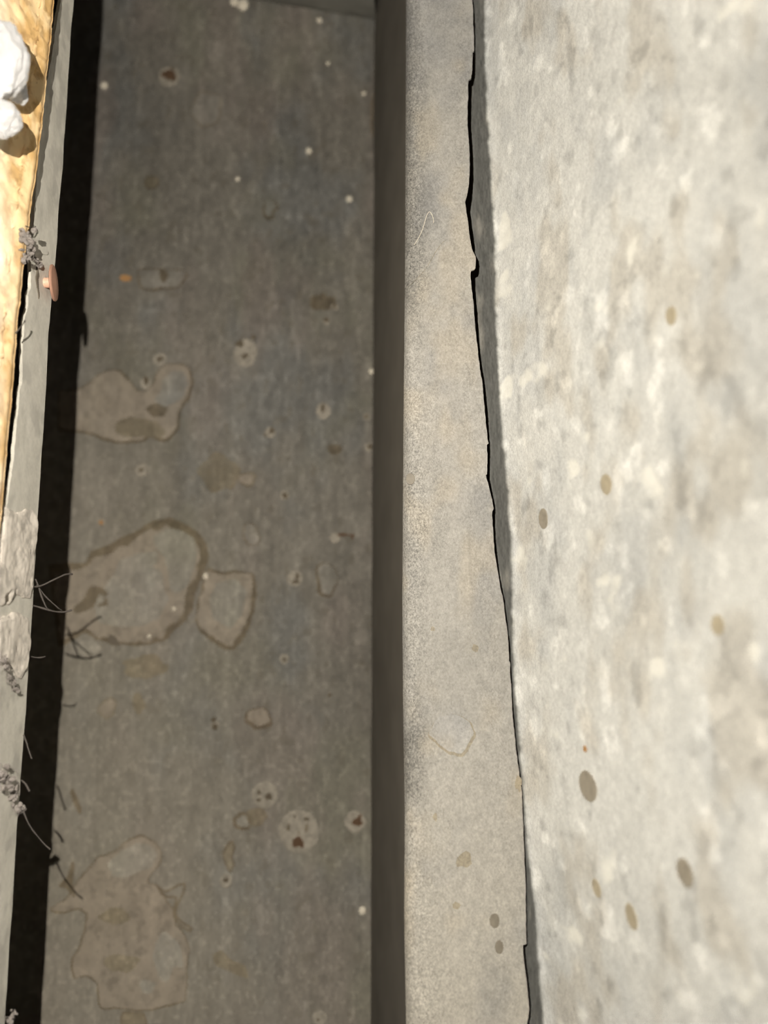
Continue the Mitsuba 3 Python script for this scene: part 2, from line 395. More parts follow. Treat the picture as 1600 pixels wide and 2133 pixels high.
# the sheet right of the crack: a worn fold, then it climbs towards the lens
SL = math.radians(64)
ang_s = np.concatenate([[0], np.geomspace(0.0002, 0.132, 112)])
P, UV = [], []
from scipy.ndimage import gaussian_filter1d
yu = np.linspace(Y0, Y1, 1200)
XRS = gaussian_filter1d(np.interp(yu, YR, XR), 18)
XBS = gaussian_filter1d(np.maximum(np.interp(yu, YB, XB), XRS + 0.0009), 8)
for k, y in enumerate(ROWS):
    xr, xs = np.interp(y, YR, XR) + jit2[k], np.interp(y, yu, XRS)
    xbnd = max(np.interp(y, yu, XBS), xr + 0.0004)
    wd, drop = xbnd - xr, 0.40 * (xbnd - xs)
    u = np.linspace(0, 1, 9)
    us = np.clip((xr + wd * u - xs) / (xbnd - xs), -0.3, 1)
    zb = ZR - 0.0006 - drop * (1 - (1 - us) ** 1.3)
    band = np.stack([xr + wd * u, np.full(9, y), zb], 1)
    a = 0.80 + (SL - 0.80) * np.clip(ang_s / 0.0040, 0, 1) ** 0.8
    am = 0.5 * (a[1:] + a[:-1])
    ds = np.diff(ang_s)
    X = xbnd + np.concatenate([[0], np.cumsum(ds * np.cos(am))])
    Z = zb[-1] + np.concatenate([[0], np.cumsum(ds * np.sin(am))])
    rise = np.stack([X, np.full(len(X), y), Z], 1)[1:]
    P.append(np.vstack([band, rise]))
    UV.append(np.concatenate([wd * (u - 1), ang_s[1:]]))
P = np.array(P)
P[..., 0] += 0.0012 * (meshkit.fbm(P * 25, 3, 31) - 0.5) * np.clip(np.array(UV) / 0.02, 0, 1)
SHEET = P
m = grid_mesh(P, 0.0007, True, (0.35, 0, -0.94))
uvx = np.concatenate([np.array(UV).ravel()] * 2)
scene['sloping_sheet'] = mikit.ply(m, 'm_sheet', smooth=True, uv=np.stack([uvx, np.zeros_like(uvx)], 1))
tag('sloping_sheet', 'pale mottled zinc sheet rising on the right of the crack towards the camera', 'metal sheet')

# raised cross step at the far end of the gutter
a, b = at(300, -34, ZF), at(786, 45.5, ZF)
d = (b - a) / np.linalg.norm(b - a)
nrm = np.array([d[1], -d[0], 0])
prof = [(-0.0012, -0.0006), (-0.0008, 0.0008), (0.0002, 0.0022), (0.0022, 0.008), (0.0050, 0.020)] + [(0.001 + 0.004 * math.cos(t), 0.020 + 0.004 * math.sin(t)) for t in np.linspace(0.2, math.pi / 2, 8)] + [(-0.03, 0.0240)]
L = np.linspace(-0.115, np.linalg.norm(b - a) - 0.0004, 60)
P = np.array([[a + d * s + nrm * q + np.array([0, 0, z]) for q, z in prof] for s in L])
P[..., 2] += 0.0006 * (meshkit.fbm(P[..., :] * 60, 3, 8) - 0.5) * (P[..., 2:3][..., 0] > 0.001)
put('cross_step', grid_mesh(P, 0.0007), 'm_step', 40, 'dark grey raised metal step crossing the far end of the gutter floor', 'gutter step')

# ------------------------------------------------------------------ left side: flashing strip, brick, mortar
ZS = 0.084
STRIP = [(-150, 163), (0, 153.5), (500, 119), (700, 101), (1000, 85), (1200, 72), (1500, 53), (1700, 38), (1950, 20), (2300, 0)]
YS, XS = line_on(STRIP, ZS)
sy = np.linspace(at(100, 2300, ZS)[1], at(100, -120, ZS)[1], 520)
sx = np.interp(sy, YS, XS)
STRIPX = lambda y: np.interp(y, YS, XS)


def strip_at(px, py, off=0.0):
    """Point of the flashing strip's face seen at a pixel (off metres towards the gutter)."""
    d = FW + (px - 800) / FPX * RT + (1066.5 - py) / FPX * UP
    t = 0.2
    for _ in range(30):
        p = CAM + d * t
        t *= (STRIPX(p[1]) + off - CAM[0]) / (p[0] - CAM[0])
    return CAM + d * t


TOP = [(-150, 138), (0, 127), (40, 122), (100, 110), (200, 95), (300, 82), (400, 75), (450, 72), (500, 71), (540, 66), (600, 64), (615, 58), (640, 60), (655, 54), (700, 51), (760, 49), (800, 48), (815, 43), (850, 42), (900, 36), (960, 30), (1000, 24), (1050, 16), (1090, 6), (1150, -4), (1250, -20), (1500, -45), (2300, -120)]
tp = np.array([strip_at(x, y) for y, x in TOP])
o = np.argsort(tp[:, 1])
ztop = np.interp(sy, tp[o, 1], tp[o, 2]) + 0.0011 * (meshkit.fbm(np.stack([sy * 420, sy * 0, sy * 0], 1), 4, 44) - 0.5)
u = np.concatenate([[0, 0.02], np.linspace(0.05, 1, 40)])
sz = u[None] * (ztop - ZS)[:, None]
P = np.stack([sx[:, None] - 0.01 * sz, np.repeat(sy[:, None], len(u), 1), ZS + sz], -1)
P[..., 0] += 0.0009 * (meshkit.fbm(P * 70, 4, 41) - 0.5)
put('edge_flashing', grid_mesh(P, 0.0009), 'm_flashing', 40, 'narrow pale grey metal flashing strip between the tan brick and the black shadow', 'flashing')

ZB = 0.105
BR = [(-200, 134), (0, 113), (100, 104), (200, 93), (330, 80), (480, 58), (560, 48), (650, 40), (760, 30), (850, 23), (1000, 9), (1100, 0), (1300, -20), (1600, -40), (2300, -90)]
YK, XK = line_on(BR, ZB)
by = np.linspace(at(0, 2300, ZB)[1], at(0, -200, ZB)[1], 520)
bx = np.interp(by, YK, XK)
prof = [(-0.05, 0.010), (-0.02, 0.002)] + [(-0.012 * (1 - t), 0.001 * (1 - t)) for t in np.linspace(0, 1, 8)] + [(-0.017 * t, 0.032 * t ** 0.9) for t in np.linspace(0.03, 1, 46)] + [(-0.017 - 0.06 * t, 0.032 + 0.008 * t) for t in np.linspace(0.06, 1, 20)]
P = np.array([[[x + q, y, ZB + z] for q, z in prof] for x, y in zip(bx, by)])
n1 = meshkit.fbm(P * 150, 4, 51) - 0.5
n2 = meshkit.fbm(P * 600, 3, 52) - 0.5
P[..., 0] += 0.0013 * n1 + 0.0011 * n2
P[..., 2] += 0.0012 * n1 + 0.0012 * n2
put('brick', grid_mesh(P, 0.004), 'm_brick', True, 'rough warm tan brick edge, brightly lit, along the left side of the picture', 'brick')


def mortar(px, py, z, size, seed, label):
    c = at(px, py, z)
    m = lump(size, seed, 5, 0.30, 1.3, 0.05)
    m.apply_translation(c)
    put('mortar_lump', m, 'm_mortar', True, label, 'mortar', 'mortar lumps on the brick')


mortar(2, 130, 0.1295, (0.0055, 0.0095, 0.0050), 1, 'large bluish white mortar lump on the brick, topmost of the lumps')
mortar(38, 190, 0.1195, (0.0022, 0.0030, 0.0026), 2, 'small white mortar nub on the brick edge, under the large lump')
mortar(2, 250, 0.1290, (0.0040, 0.0042, 0.0040), 3, 'bright white mortar lump on the brick, lowest of the lumps')

# copper nail in the flashing strip
NP = at(84, 589, 0.0885)
NP[0] = STRIPX(NP[1]) - 0.0002
ax = np.array([0.97, 0.06, -0.20])
ax /= np.linalg.norm(ax)


def lathe(profile, origin, axis, n=36):
    m = trimesh.creation.revolve(np.array(profile), sections=n)
    m.apply_transform(trimesh.geometry.align_vectors([0, 0, 1], axis))
    m.apply_translation(origin)
    return m


tag('clout_nail', 'copper clout nail with a round head stuck in the flashing strip', 'nail')
put('clout_nail__shank', lathe([[0, -0.004], [0.00135, -0.004], [0.00135, 0.0019], [0, 0.0019]], NP, ax), 'm_copper_light', 40, 'light pinkish shank')
put('clout_nail__head', lathe([[0, 0.0017], [0.0040, 0.00175], [0.00485, 0.0020], [0.0049, 0.0023], [0.0046, 0.0026], [0.002, 0.0030], [0, 0.0031]], NP, ax, 56), 'm_copper', 35, 'flat round head')

# ------------------------------------------------------------------ stains, crusts and pits of the gutter floor
def poly_floor(pts, smooth=5, amp=2.2, seed=0):
    """Closed outline in photo pixels -> shapely polygon on the floor plane (metres), with a ragged edge."""
    p = np.asarray(pts, float)
    p = np.vstack([p, p[:1]])
    q = []
    for u, v in zip(p[:-1], p[1:]):
        k = max(2, int(np.linalg.norm(v - u) / 3))
        q.append(u + (v - u) * np.linspace(0, 1, k, endpoint=False)[:, None])
    q = np.vstack(q)
    for _ in range(smooth):
        q = 0.25 * np.roll(q, 1, 0) + 0.5 * q + 0.25 * np.roll(q, -1, 0)
    o = np.stack([q[:, 0] * 0.11, q[:, 1] * 0.11, np.full(len(q), 3.7 * seed)], 1)
    q[:, 0] += amp * 2 * (meshkit.fbm(o, 3, seed) - 0.5)
    q[:, 1] += amp * 2 * (meshkit.fbm(o, 3, seed + 50) - 0.5)
    w = np.array([at(x, y, ZF)[:2] for x, y in q])
    return sg.Polygon(w).buffer(0)


def film(poly, h, lift=0.0, zf=floor_z):
    """A thin crust with sloping edges lying on the floor."""
    out = []
    for g in getattr(poly, 'geoms', [poly]):
        if g.is_empty or g.geom_type != 'Polygon' or g.area < 2e-8:
            continue
        g = shapely.segmentize(g.simplify(0.00008), 0.0016)
        m = trimesh.creation.extrude_polygon(g, 0.0002, engine='earcut')
        m = m.subdivide_to_size(0.004, max_iter=12) if g.area > 4e-5 else m
        v = np.array(m.vertices)
        v[:, 2] = zf(v[:, 0], v[:, 1]) + np.where(v[:, 2] > 0.0001, h + lift, -0.0001)
        out.append(trimesh.Trimesh(v, m.faces, process=False))
    return trimesh.util.concatenate(out) if out else None


NST = [0]


def stain(pts, mat='m_crust', ring=None, ringmat='m_brown', shift=(0, 0), h=0.00012, seed=None, amp=2.2, inner=(), label=None, smooth=5):
    NST[0] += 1
    s = seed or NST[0]
    g = poly_floor(pts, smooth, amp, s)
    key = free(f'{G}__stain')
    if mat:
        scene[key] = mikit.ply(film(g, h), mat)
        tag(key, label)
    if ring:
        r = ring * 0.29 / FPX
        hole = sa.translate(g.buffer(-r), shift[0] * 0.29 / FPX, -shift[1] * 0.29 / FPX)
        c = np.array(hole.exterior.coords) if hole.geom_type == 'Polygon' and not hole.is_empty else None
        if c is not None and len(c) > 8:
            o = np.stack([c[:, 0] * 330, c[:, 1] * 330, c[:, 0] * 0 + s], 1)
            c = c + r * 1.5 * np.stack([meshkit.fbm(o, 3, s) - 0.5, meshkit.fbm(o, 3, s + 9) - 0.5], 1)
            hole = sg.Polygon(c).buffer(0)
        m = film(g.difference(hole), h + 0.00005)
        if m is not None:
            rk = free(f'{key}__rim') if mat else key
            scene[rk] = mikit.ply(m, ringmat)
            tag(rk, 'dark brown rim' if mat else label)
    for ip, im, il in inner:
        NST[0] += 1
        gi = poly_floor(ip, 2, 2.5, NST[0]).intersection(g.buffer(-0.0002)) if mat else poly_floor(ip, 2, 2.5, NST[0])
        mm = film(gi, h + 0.00008)
        if mm is not None:
            ik = free(f'{key}__patch')
            scene[ik] = mikit.ply(mm, im)
            tag(ik, il)
    return key


def blob(x, y, rx, ry, n=14, seed=0, k=0.16):
    r = np.random.default_rng(seed)
    a = np.arange(n) * 2 * np.pi / n
    s = 1 + k * r.standard_normal(n)
    return np.stack([x + rx * s * np.cos(a), y + ry * s * np.sin(a)], 1)


stain([(120,812),(165,808),(185,797),(205,776),(230,770),(250,768),(262,782),(278,800),(288,815),(305,812),(320,795),(325,772),(345,758),(375,755),(398,768),(405,800),(396,830),(378,852),(372,895),(355,916),(335,922),(312,908),(300,920),(250,925),(215,918),(190,905),(160,900),(120,898)], ring=4.5, shift=(-1, -2), amp=3.2,
      inner=[([(338,790),(360,772),(385,775),(392,800),(380,830),(350,845),(330,850),(320,830),(335,815)], 'm_pale', 'paler lobe'),
             ([(240,880),(270,868),(300,872),(330,880),(345,900),(330,915),(300,908),(265,912),(240,900)], 'm_tan', None),
             ([(300,850),(325,838),(350,850),(345,866),(318,868)], 'm_brown', None)], label='rounded brownish crust with a two lobed outline')
stain([(100,1176),(145,1172),(180,1174),(185,1150),(225,1135),(250,1120),(285,1105),(310,1088),(350,1076),(385,1090),(410,1105),(430,1130),(436,1165),(425,1195),(415,1215),(405,1240),(400,1270),(385,1295),(365,1310),(345,1335),(310,1342),(275,1346),(255,1342),(235,1347),(225,1337),(205,1335),(190,1325),(172,1318),(150,1335),(120,1350)], ring=13, shift=(-5, 5), ringmat='m_brown', amp=3.2,
      inner=[([(318,1116),(350,1100),(380,1105),(404,1122),(411,1150),(404,1185),(390,1222),(368,1236),(352,1225),(350,1190),(342,1160),(325,1140)], 'm_pale', 'pale grey lobe'),
             ([(245,1168),(290,1152),(324,1148),(330,1165),(318,1180),(338,1192),(342,1230),(352,1250),(330,1290),(290,1305),(250,1306),(205,1296),(195,1262),(215,1225),(240,1190)], 'm_pale', 'pale grey middle'),
             ([(190,1218),(215,1225),(235,1240),(225,1262),(195,1265),(160,1280),(150,1270),(175,1245)], 'm_brown', None),
             ([(225,1320),(240,1325),(252,1345),(236,1346),(226,1338)], 'm_dark', None)], label='largest crust, tan with pale lobes and a wide brown rim')
stain([(432,1180),(460,1192),(500,1188),(530,1195),(535,1225),(532,1260),(525,1295),(510,1325),(495,1350),(470,1357),(445,1340),(420,1320),(405,1300),(410,1260),(420,1220)], mat='m_crust', ring=7, shift=(-2, -3), amp=3.5,
      inner=[([(450,1215),(490,1205),(515,1230),(505,1280),(480,1310),(445,1290),(435,1250)], 'm_pale', None)], label='brownish ring stain beside the largest crust')
stain([(286,560),(310,557),(350,560),(385,560),(393,575),(375,595),(365,603),(340,600),(325,606),(295,603),(285,588)], mat='m_pale', ring=4, shift=(0, -1), inner=[(blob(340, 575, 10, 14, seed=3), 'm_brown', None)], label='small pale crust with a rusty outline')
stain([(100,1892),(118,1884),(140,1868),(160,1835),(190,1800),(200,1785),(235,1775),(265,1748),(295,1738),(325,1755),(337,1775),(335,1800),(316,1820),(305,1838),(332,1846),(350,1880),(368,1900),(365,1925),(385,1945),(395,1975),(391,2010),(390,2050),(387,2088),(340,2101),(300,2108),(250,2102),(215,2106),(203,2095),(200,2050),(180,2033),(155,2042),(145,2020),(148,1995),(162,1980),(172,1940),(180,1905),(165,1895),(130,1905),(110,1903)], ring=2.6, shift=(0.5, -0.5), amp=3.2,
      inner=[([(222,1800),(250,1775),(285,1755),(315,1762),(328,1780),(315,1808),(290,1815),(262,1830),(235,1826)], 'm_pale', 'pale blue grey patch'),
             (blob(307, 2055, 18, 14, seed=5), 'm_pale', 'pale round spot'),
             (blob(350, 1990, 26, 50, seed=6), 'm_pale', None), (blob(240, 1910, 32, 18, seed=7), 'm_tan', None),
             (blob(255, 2010, 36, 20, seed=8), 'm_tan', None)], label='large tan crust with a ragged outline and a long tail, near the bottom')
stain([(252,2107),(300,2110),(310,2140),(300,2170),(262,2165),(250,2135)], mat='m_tan', ring=3, label='small tan lobe below the ragged crust')
stain([(322,1838),(345,1858),(370,1842),(388,1838),(384,1862),(372,1880),(366,1905),(385,1925),(405,1935),(396,1945),(372,1930),(358,1905),(366,1870),(345,1872),(330,1858)], mat=None, ring=4, ringmat='m_brown', label='thin brown wavy line')
stain(blob(503, 1712, 19, 20, seed=11), mat='m_pale', ring=5, shift=(2, 0), label='small pale ring')
stain([(470,1760),(484,1748),(492,1768),(482,1785),(492,1800),(478,1822),(468,1800),(462,1778)], mat='m_tan', ring=3.5, label='small dark ringed stain')
stain([(510,1690),(545,1682),(560,1700),(540,1724),(520,1722)], mat='m_tan', ring=None)
stain(blob(545, 1905, 15, 23, seed=12), mat='m_pale', ring=None, label='pale oval patch')
stain([(655,1180),(672,1170),(700,1182),(706,1210),(690,1246),(664,1240)], mat='m_pale', ring=4, shift=(2, -2), label='faint pale ring')
stain(blob(563, 434, 16, 22, seed=13), mat='m_pale', ring=5, shift=(-1, -4), label='pale spot with a brown lower edge')
stain(blob(316, 380, 17, 16, seed=14, k=.05), mat='m_tan', ring=3, label='round olive brown spot')
stain(blob(450, 108, 20, 22, seed=15), mat='m_pale', ring=None)
stain(blob(428, 222, 34, 36, seed=16), mat='m_pale', ring=3, ringmat='m_tan')
stain(blob(668, 630, 27, 22, seed=17), mat='m_brown', ring=None, label='brown patch')
stain(blob(699, 936, 17, 10, seed=18), mat='m_brown', ring=None)
stain(blob(538, 1497, 30, 24, seed=19), mat='m_crust', ring=6, shift=(0, -4))
stain(blob(522, 1112, 20, 24, seed=20), mat='m_pale', ring=3)
stain(blob(288, 1465, 15, 22, seed=21), mat='m_tan', ring=None)
stain(blob(224, 1478, 20, 22, seed=22), mat='m_crust', ring=3, ringmat='m_tan')
stain(blob(262, 580, 12, 8, seed=23), mat='m_orange', ring=None, label='orange rust fleck')
stain(blob(300, 1390, 46, 26, seed=24), mat='m_tan', ring=None, amp=5)
stain(blob(180, 1350, 30, 16, seed=25), mat='m_pale', ring=None, amp=4)
stain(blob(516, 998, 22, 14, seed=26), mat='m_crust', ring=4, ringmat='m_tan')
stain(blob(455, 980, 40, 46, seed=27), mat='m_tan', ring=None, amp=5)
stain([(440,1990),(462,1978),(480,2000),(510,2010),(520,2040),(500,2035),(470,2020),(448,2012)], mat='m_tan', ring=None)
stain(blob(780, 240, 10, 46, seed=28), mat='m_tan', ring=None)
stain([(118,1848),(142,1822),(150,1790),(156,1800),(150,1842),(160,1868),(150,1872),(138,1850)], mat='m_brown', ring=None, label='dark grey brown streak')
stain([(150,1640),(160,1662),(172,1690),(166,1700),(152,1672),(144,1648)], mat='m_brown', ring=None)


def radial(x, y, r, prof, seed, wob=0.14, n=40, sy=1.0):
    """A round raised form on the floor: prof = [(radius fraction, height m)], centre first."""
    c = at(x, y, ZF)
    s = 0.29 / FPX
    a = np.arange(n) * 2 * np.pi / n
    o = np.stack([np.cos(a) * 1.7, np.sin(a) * 1.7, np.full(n, seed * 2.3)], 1)
    w = 1 + wob * 2.4 * (meshkit.fbm(o, 3, seed) - 0.5)
    V, F = [], []
    for f, h in prof:
        hh = h * (0.7 + 0.6 * meshkit.noise(o * 2.2 + f * 5, seed))
        X, Y = c[0] + r * s * f * w * np.cos(a), c[1] + r * s * f * w * np.sin(a) * sy
        V.append(np.stack([X, Y, floor_z(X, Y) + hh], 1))
    m = len(prof)
    for i in range(m - 1):
        for j in range(n):
            p, q = i * n + j, i * n + (j + 1) % n
            F += [[p, p + n, q + n], [p, q + n, q]]
    V = np.vstack(V)
    k = len(V)
    V = np.vstack([V, V[:n].mean(0)[None]])
    F += [[k, j, (j + 1) % n] for j in range(n)]
    return trimesh.Trimesh(V, np.array(F), process=False)


RING = [(0.62, 0.00005), (0.72, 0.00022), (0.84, 0.00030), (0.94, 0.00020), (1.03, -0.0001)]
FULL = [(0.10, 0.00016), (0.34, 0.00022), (0.5, 0.00014), (0.66, 0.00026), (0.84, 0.00030), (0.95, 0.00018), (1.03, -0.0001)]


def pit(x, y, r, cores, seed, full=False, sy=1.0, lab=None):
    key = free(f'{G}__corrosion_pit')
    scene[key] = mikit.ply(radial(x, y, r, FULL if full else [(0.10, 0.00005), (0.30, 0.00006), (0.5, 0.00008)] + RING[1:], seed, sy=sy), 'm_halo', smooth=True)
    tag(key, lab)
    for i, (cx, cy, rx, ry, mt) in enumerate(cores):
        g = poly_floor(blob(x + cx, y + cy, rx, ry, 9, seed + i, 0.25), 1, 1.0, seed + i)
        mm = film(g, 0.00034)
        if mm is not None:
            ck = free(f'{key}__core')
            scene[ck] = mikit.ply(mm, mt)
            tag(ck, 'dark brown core')


pit(352, 157, 25, [(-2, -3, 14, 10, 'm_rust'), (6, 4, 10, 8, 'm_rust'), (6, -16, 4, 6, 'm_pit')], 1, lab='pale ringed pit with a rusty core, topmost')
pit(511, 735, 25, [(-11, -18, 8, 9, 'm_pit'), (-1, 6, 8, 7, 'm_pit')], 2, sy=1.25, lab='pale pit with two dark holes')
pit(332, 748, 15, [(0, -1, 7, 7, 'm_pit')], 3)
pit(302, 798, 13, [(2, -8, 7, 9, 'm_pit')], 4)
pit(551, 1657, 26, [(-12, 10, 5, 5, 'm_pit'), (8, 4, 6, 8, 'm_pit'), (-12, -6, 4, 6, 'm_pit')], 5, True, lab='pale round pit with three dark dots')
pit(621, 1733, 40, [(0, 24, 10, 12, 'm_rust'), (17, -26, 7, 4, 'm_pit'), (-7, -32, 4, 4, 'm_pit'), (-20, -10, 4, 8, 'm_brown'), (18, -6, 4, 9, 'm_brown'), (1, 2, 3, 3, 'm_brown')], 6, True, lab='largest pale ringed pit, with a rusty chip at its lower edge')
pit(740, 1712, 21, [(3, 2, 13, 8, 'm_rust'), (9, -7, 6, 9, 'm_rust')], 7, lab='pit with a rusty brown corner beside the side wall')
pit(470, 1836, 13, [(0, -1, 8, 5, 'm_pit')], 8)
pit(562, 901, 12, [(5, -4, 6, 7, 'm_pit'), (-10, 6, 4, 4, 'm_pit')], 9)
pit(673, 856, 15, [(0, -5, 5, 9, 'm_pit')], 10, sy=1.2)
pit(593, 1032, 10, [(0, 0, 6, 6, 'm_pit')], 11)
pit(614, 1205, 17, [(2, 6, 9, 4, 'm_pit'), (6, -4, 4, 8, 'm_pit')], 12)
pit(698, 1121, 11, [(22, -7, 17, 3, 'm_rust'), (36, -2, 3, 8, 'm_rust')], 13)
pit(680, 668, 8, [(-1, 0, 6, 6, 'm_pit')], 14)
pit(764, 868, 8, [(0, -1, 5, 5, 'm_pit')], 15)
pit(768, 931, 9, [(3, -2, 5, 5, 'm_pit')], 16)
pit(666, 2122, 14, [(-4, 2, 4, 4, 'm_pit')], 17, True)
pit(448, 1512, 9, [(-3, -12, 5, 6, 'm_pit'), (-1, 2, 6, 7, 'm_pit')], 18)
pit(210, 1088, 9, [(0, 0, 5, 5, 'm_orange')], 19)
pit(592, 1373, 10, [(0, 0, 5, 5, 'm_brown')], 20)
pit(295, 978, 15, [(-2, 0, 5, 5, 'm_brown')], 21)
pit(697, 638, 8, [(0, 0, 5, 7, 'm_pit')], 22)
pit(527, 702, 5, [(0, 0, 5, 5, 'm_pit')], 23)
pit(686, 1448, 5, [(0, 0, 4, 4, 'm_pit')], 24)

# crumbs of grit lying on the floor
for i, (x, y, r, what) in enumerate([
        (428, 1200, 6, 'bright white grit crumb right of the largest crust'), (488, 5, 9, 'white crumb at the top edge beside the cross step, left one of the pair'),
        (507, 12, 12, 'larger white crumb at the top edge beside the cross step'), (495, 373, 5, 'tiny pale crumb above the pale brown edged spot'),
        (643, 314, 7, 'pale crumb high on the floor, far below the step'), (728, 414, 7, 'pale yellowish crumb near the side wall, upper part'),
        (758, 194, 5, 'tiny pale crumb beside the dark patch at the side wall'), (774, 774, 6, 'pale crumb right against the foot of the side wall'),
        (683, 131, 4, 'tiny glinting crumb near the top of the floor'), (362, 1268, 4, 'tiny glinting crumb on the right part of the largest crust'),
        (310, 1325, 4, 'tiny glinting crumb at the lower edge of the largest crust'), (217, 178, 8, 'pale crumb beside the black shadow at the top'),
        (665, 42, 6, 'pale crumb touching the foot of the cross step'), (755, 1897, 7, 'pinkish crumb low on the floor near the side wall')]):
    c = at(x, y, ZF)
    s = r * 0.29 / FPX
    m = lump((s, s * 1.1, s * 0.6), 60 + i, 2, 0.3)
    m.apply_translation([c[0], c[1], floor_z(c[0:1], c[1:2])[0] + s * 0.25])
    put('grit_crumb', m, 'm_crumb', True, what, 'grit', 'grit crumbs on the gutter floor')

# ------------------------------------------------------------------ ledge details
lz = lambda x, y: np.full_like(x, ZR + 0.0003)


def ledge_pts(pts):
    return [at(x, y, ZR + 0.0004)[:2] for x, y in pts]


def on_ledge(x, y):
    """Height of the ledge's surface at world x, y."""
    k = np.clip(np.searchsorted(ROWS, y), 0, len(ROWS) - 1)
    r = LEDGE[k][:46]
    return np.interp(x, r[::-1, 0], r[::-1, 2])


def ledge_z(x, y):
    return np.array([on_ledge(a, b) for a, b in zip(np.ravel(x), np.ravel(y))])


def ledge_film(pts, h, seed, amp=1.5):
    w = np.array([at(x, y, ZR) for x, y in pts])
    g = sg.Polygon(w[:, :2])
    g = shapely.segmentize(g, 0.0004)
    c = np.array(g.exterior.coords)
    o = np.stack([c[:, 0] * 900, c[:, 1] * 900, c[:, 0] * 0 + seed], 1)
    c = c + amp * 0.00025 * np.stack([meshkit.fbm(o, 3, seed) - 0.5, meshkit.fbm(o, 3, seed + 3) - 0.5], 1)
    return sg.Polygon(c).buffer(0).buffer(-0.0012).buffer(0.0024).buffer(-0.0012) if seed == 1 else sg.Polygon(c).buffer(0)


g = ledge_film([(905,1502),(930,1487),(962,1490),(985,1508),(992,1525),(980,1552),(966,1574),(940,1574),(920,1562),(905,1550),(890,1530)], 0, 1, 4.5)
hole = sa.translate(g.buffer(-0.0004), -0.0002, 0.0004)
h2 = np.array(hole.exterior.coords)
MATS2 = {'m_ledge_stain': principled(lambda p, n, uv: rim_color(p, n, uv) * mi.Color3f(1.02, 1.03, 1.06), 0.6, 0.3),
         'm_ledge_brown': principled(lambda p, n, uv: rim_color(p, n, uv) * mi.Color3f(0.84, 0.78, 0.66), 0.7, 0.2)}
scene.update(MATS2)
scene[f'{G}__ledge_stain'] = mikit.ply(film(g, 0.00006, zf=ledge_z), 'm_ledge_stain')
tag(f'{G}__ledge_stain', 'pale patch with a brown lower outline on the ledge')
scene[f'{G}__ledge_stain__rim'] = mikit.ply(film(g.difference(hole), 0.00010, zf=ledge_z), 'm_ledge_brown')
for i, pts in enumerate([blob(907, 1702, 5, 9, seed=40), blob(966, 1790, 18, 16, seed=41), blob(1079, 1632, 7, 16, seed=42), blob(902, 1310, 5, 5, seed=43), blob(950, 1885, 8, 7, seed=44), blob(990, 1350, 7, 8, seed=45)]):
    g = ledge_film(pts, 0, 5 + i)
    k = free(f'{G}__ledge_fleck')
    scene[k] = mikit.ply(film(g, 0.00006, zf=ledge_z), 'm_ledge_brown')
    tag(k, 'small brown fleck on the ledge')
# the scratch across the ledge and the little flap beside the crack
pts = spline([at(x, y, ZR)[:2] for x, y in [(846, 602), (868, 582), (890, 556), (905, 530), (930, 500)]], 20)
k = free(f'{G}__ledge_scratch')
scene[k] = mikit.ply(film(sg.LineString(pts).buffer(0.00007), 0.00004, zf=ledge_z), 'm_ledge_brown')
tag(k, 'thin dark diagonal scratch')
pts = [np.append(at(x, y, ZR)[:2], 0) for x, y in [(863, 511), (868, 503), (882, 474), (896, 444), (901, 453), (902, 466)]]
pts = spline(pts, 30)
pts[:, 2] = ledge_z(pts[:, 0], pts[:, 1]) + 0.00012 + 0.0002 * np.sin(np.linspace(0, math.pi, 30))
put('hair_fibre', tube(pts, 0.00009), 'm_hair', True, 'tiny pale bent hair lying on the ledge left of the crack', 'fibre')


# ------------------------------------------------------------------ dried drops
def dome(c, eu, ev, nrm, au, av, h, seed, rot=0.0, n=36):
    a = np.arange(n) * 2 * np.pi / n
    o = np.stack([np.cos(a) * 1.4, np.sin(a) * 1.4, np.full(n, seed * 1.9)], 1)
    w = 1 + 0.22 * (meshkit.fbm(o, 3, seed) - 0.5)
    V, F = [], []
    for f, z in [(1.0, -0.35), (0.97, 0.65), (0.86, 1.0), (0.6, 0.72), (0.3, 0.62)]:
        p, q = f * au * np.cos(a) * w, f * av * np.sin(a) * w
        p, q = p * math.cos(rot) - q * math.sin(rot), p * math.sin(rot) + q * math.cos(rot)
        V.append(c + p[:, None] * eu + q[:, None] * ev + z * h * nrm)
    for i in range(4):
        for j in range(n):
            p, q = i * n + j, i * n + (j + 1) % n
            F += [[p, q, q + n], [p, q + n, p + n]]
    V = np.vstack(V + [(c + 0.6 * h * nrm)[None]])
    F += [[4 * n + j, 4 * n + (j + 1) % n, 5 * n] for j in range(n)]
    return trimesh.Trimesh(V, np.array(F), process=False)


SPX = to_px(SHEET)


def on_sheet(px, py):
    d = np.hypot(SPX[..., 0] - px, SPX[..., 1] - py)
    d[:, :9] += 500
    i, j = np.unravel_index(np.argmin(d), d.shape)
    j = min(max(j, 1), SHEET.shape[1] - 2)
    i = min(max(i, 1), SHEET.shape[0] - 2)
    ev = SHEET[i + 1, j] - SHEET[i - 1, j]
    eu = SHEET[i, j + 1] - SHEET[i, j - 1]
    q, base = SPX[i, j], SHEET[i, j]
    J = np.stack([SPX[i, j + 1] - SPX[i, j - 1], SPX[i + 1, j] - SPX[i - 1, j]], 1)
    t = np.linalg.solve(J, np.array([px, py]) - q)
    c = base + t[0] * eu + t[1] * ev
    su, sv = np.linalg.norm(J[:, 0]) / np.linalg.norm(eu), np.linalg.norm(J[:, 1]) / np.linalg.norm(ev)
    eu, ev = eu / np.linalg.norm(eu), ev / np.linalg.norm(ev)
    nn = np.cross(eu, ev)
    nn /= np.linalg.norm(nn)
    return c, eu, ev, nn, su, sv


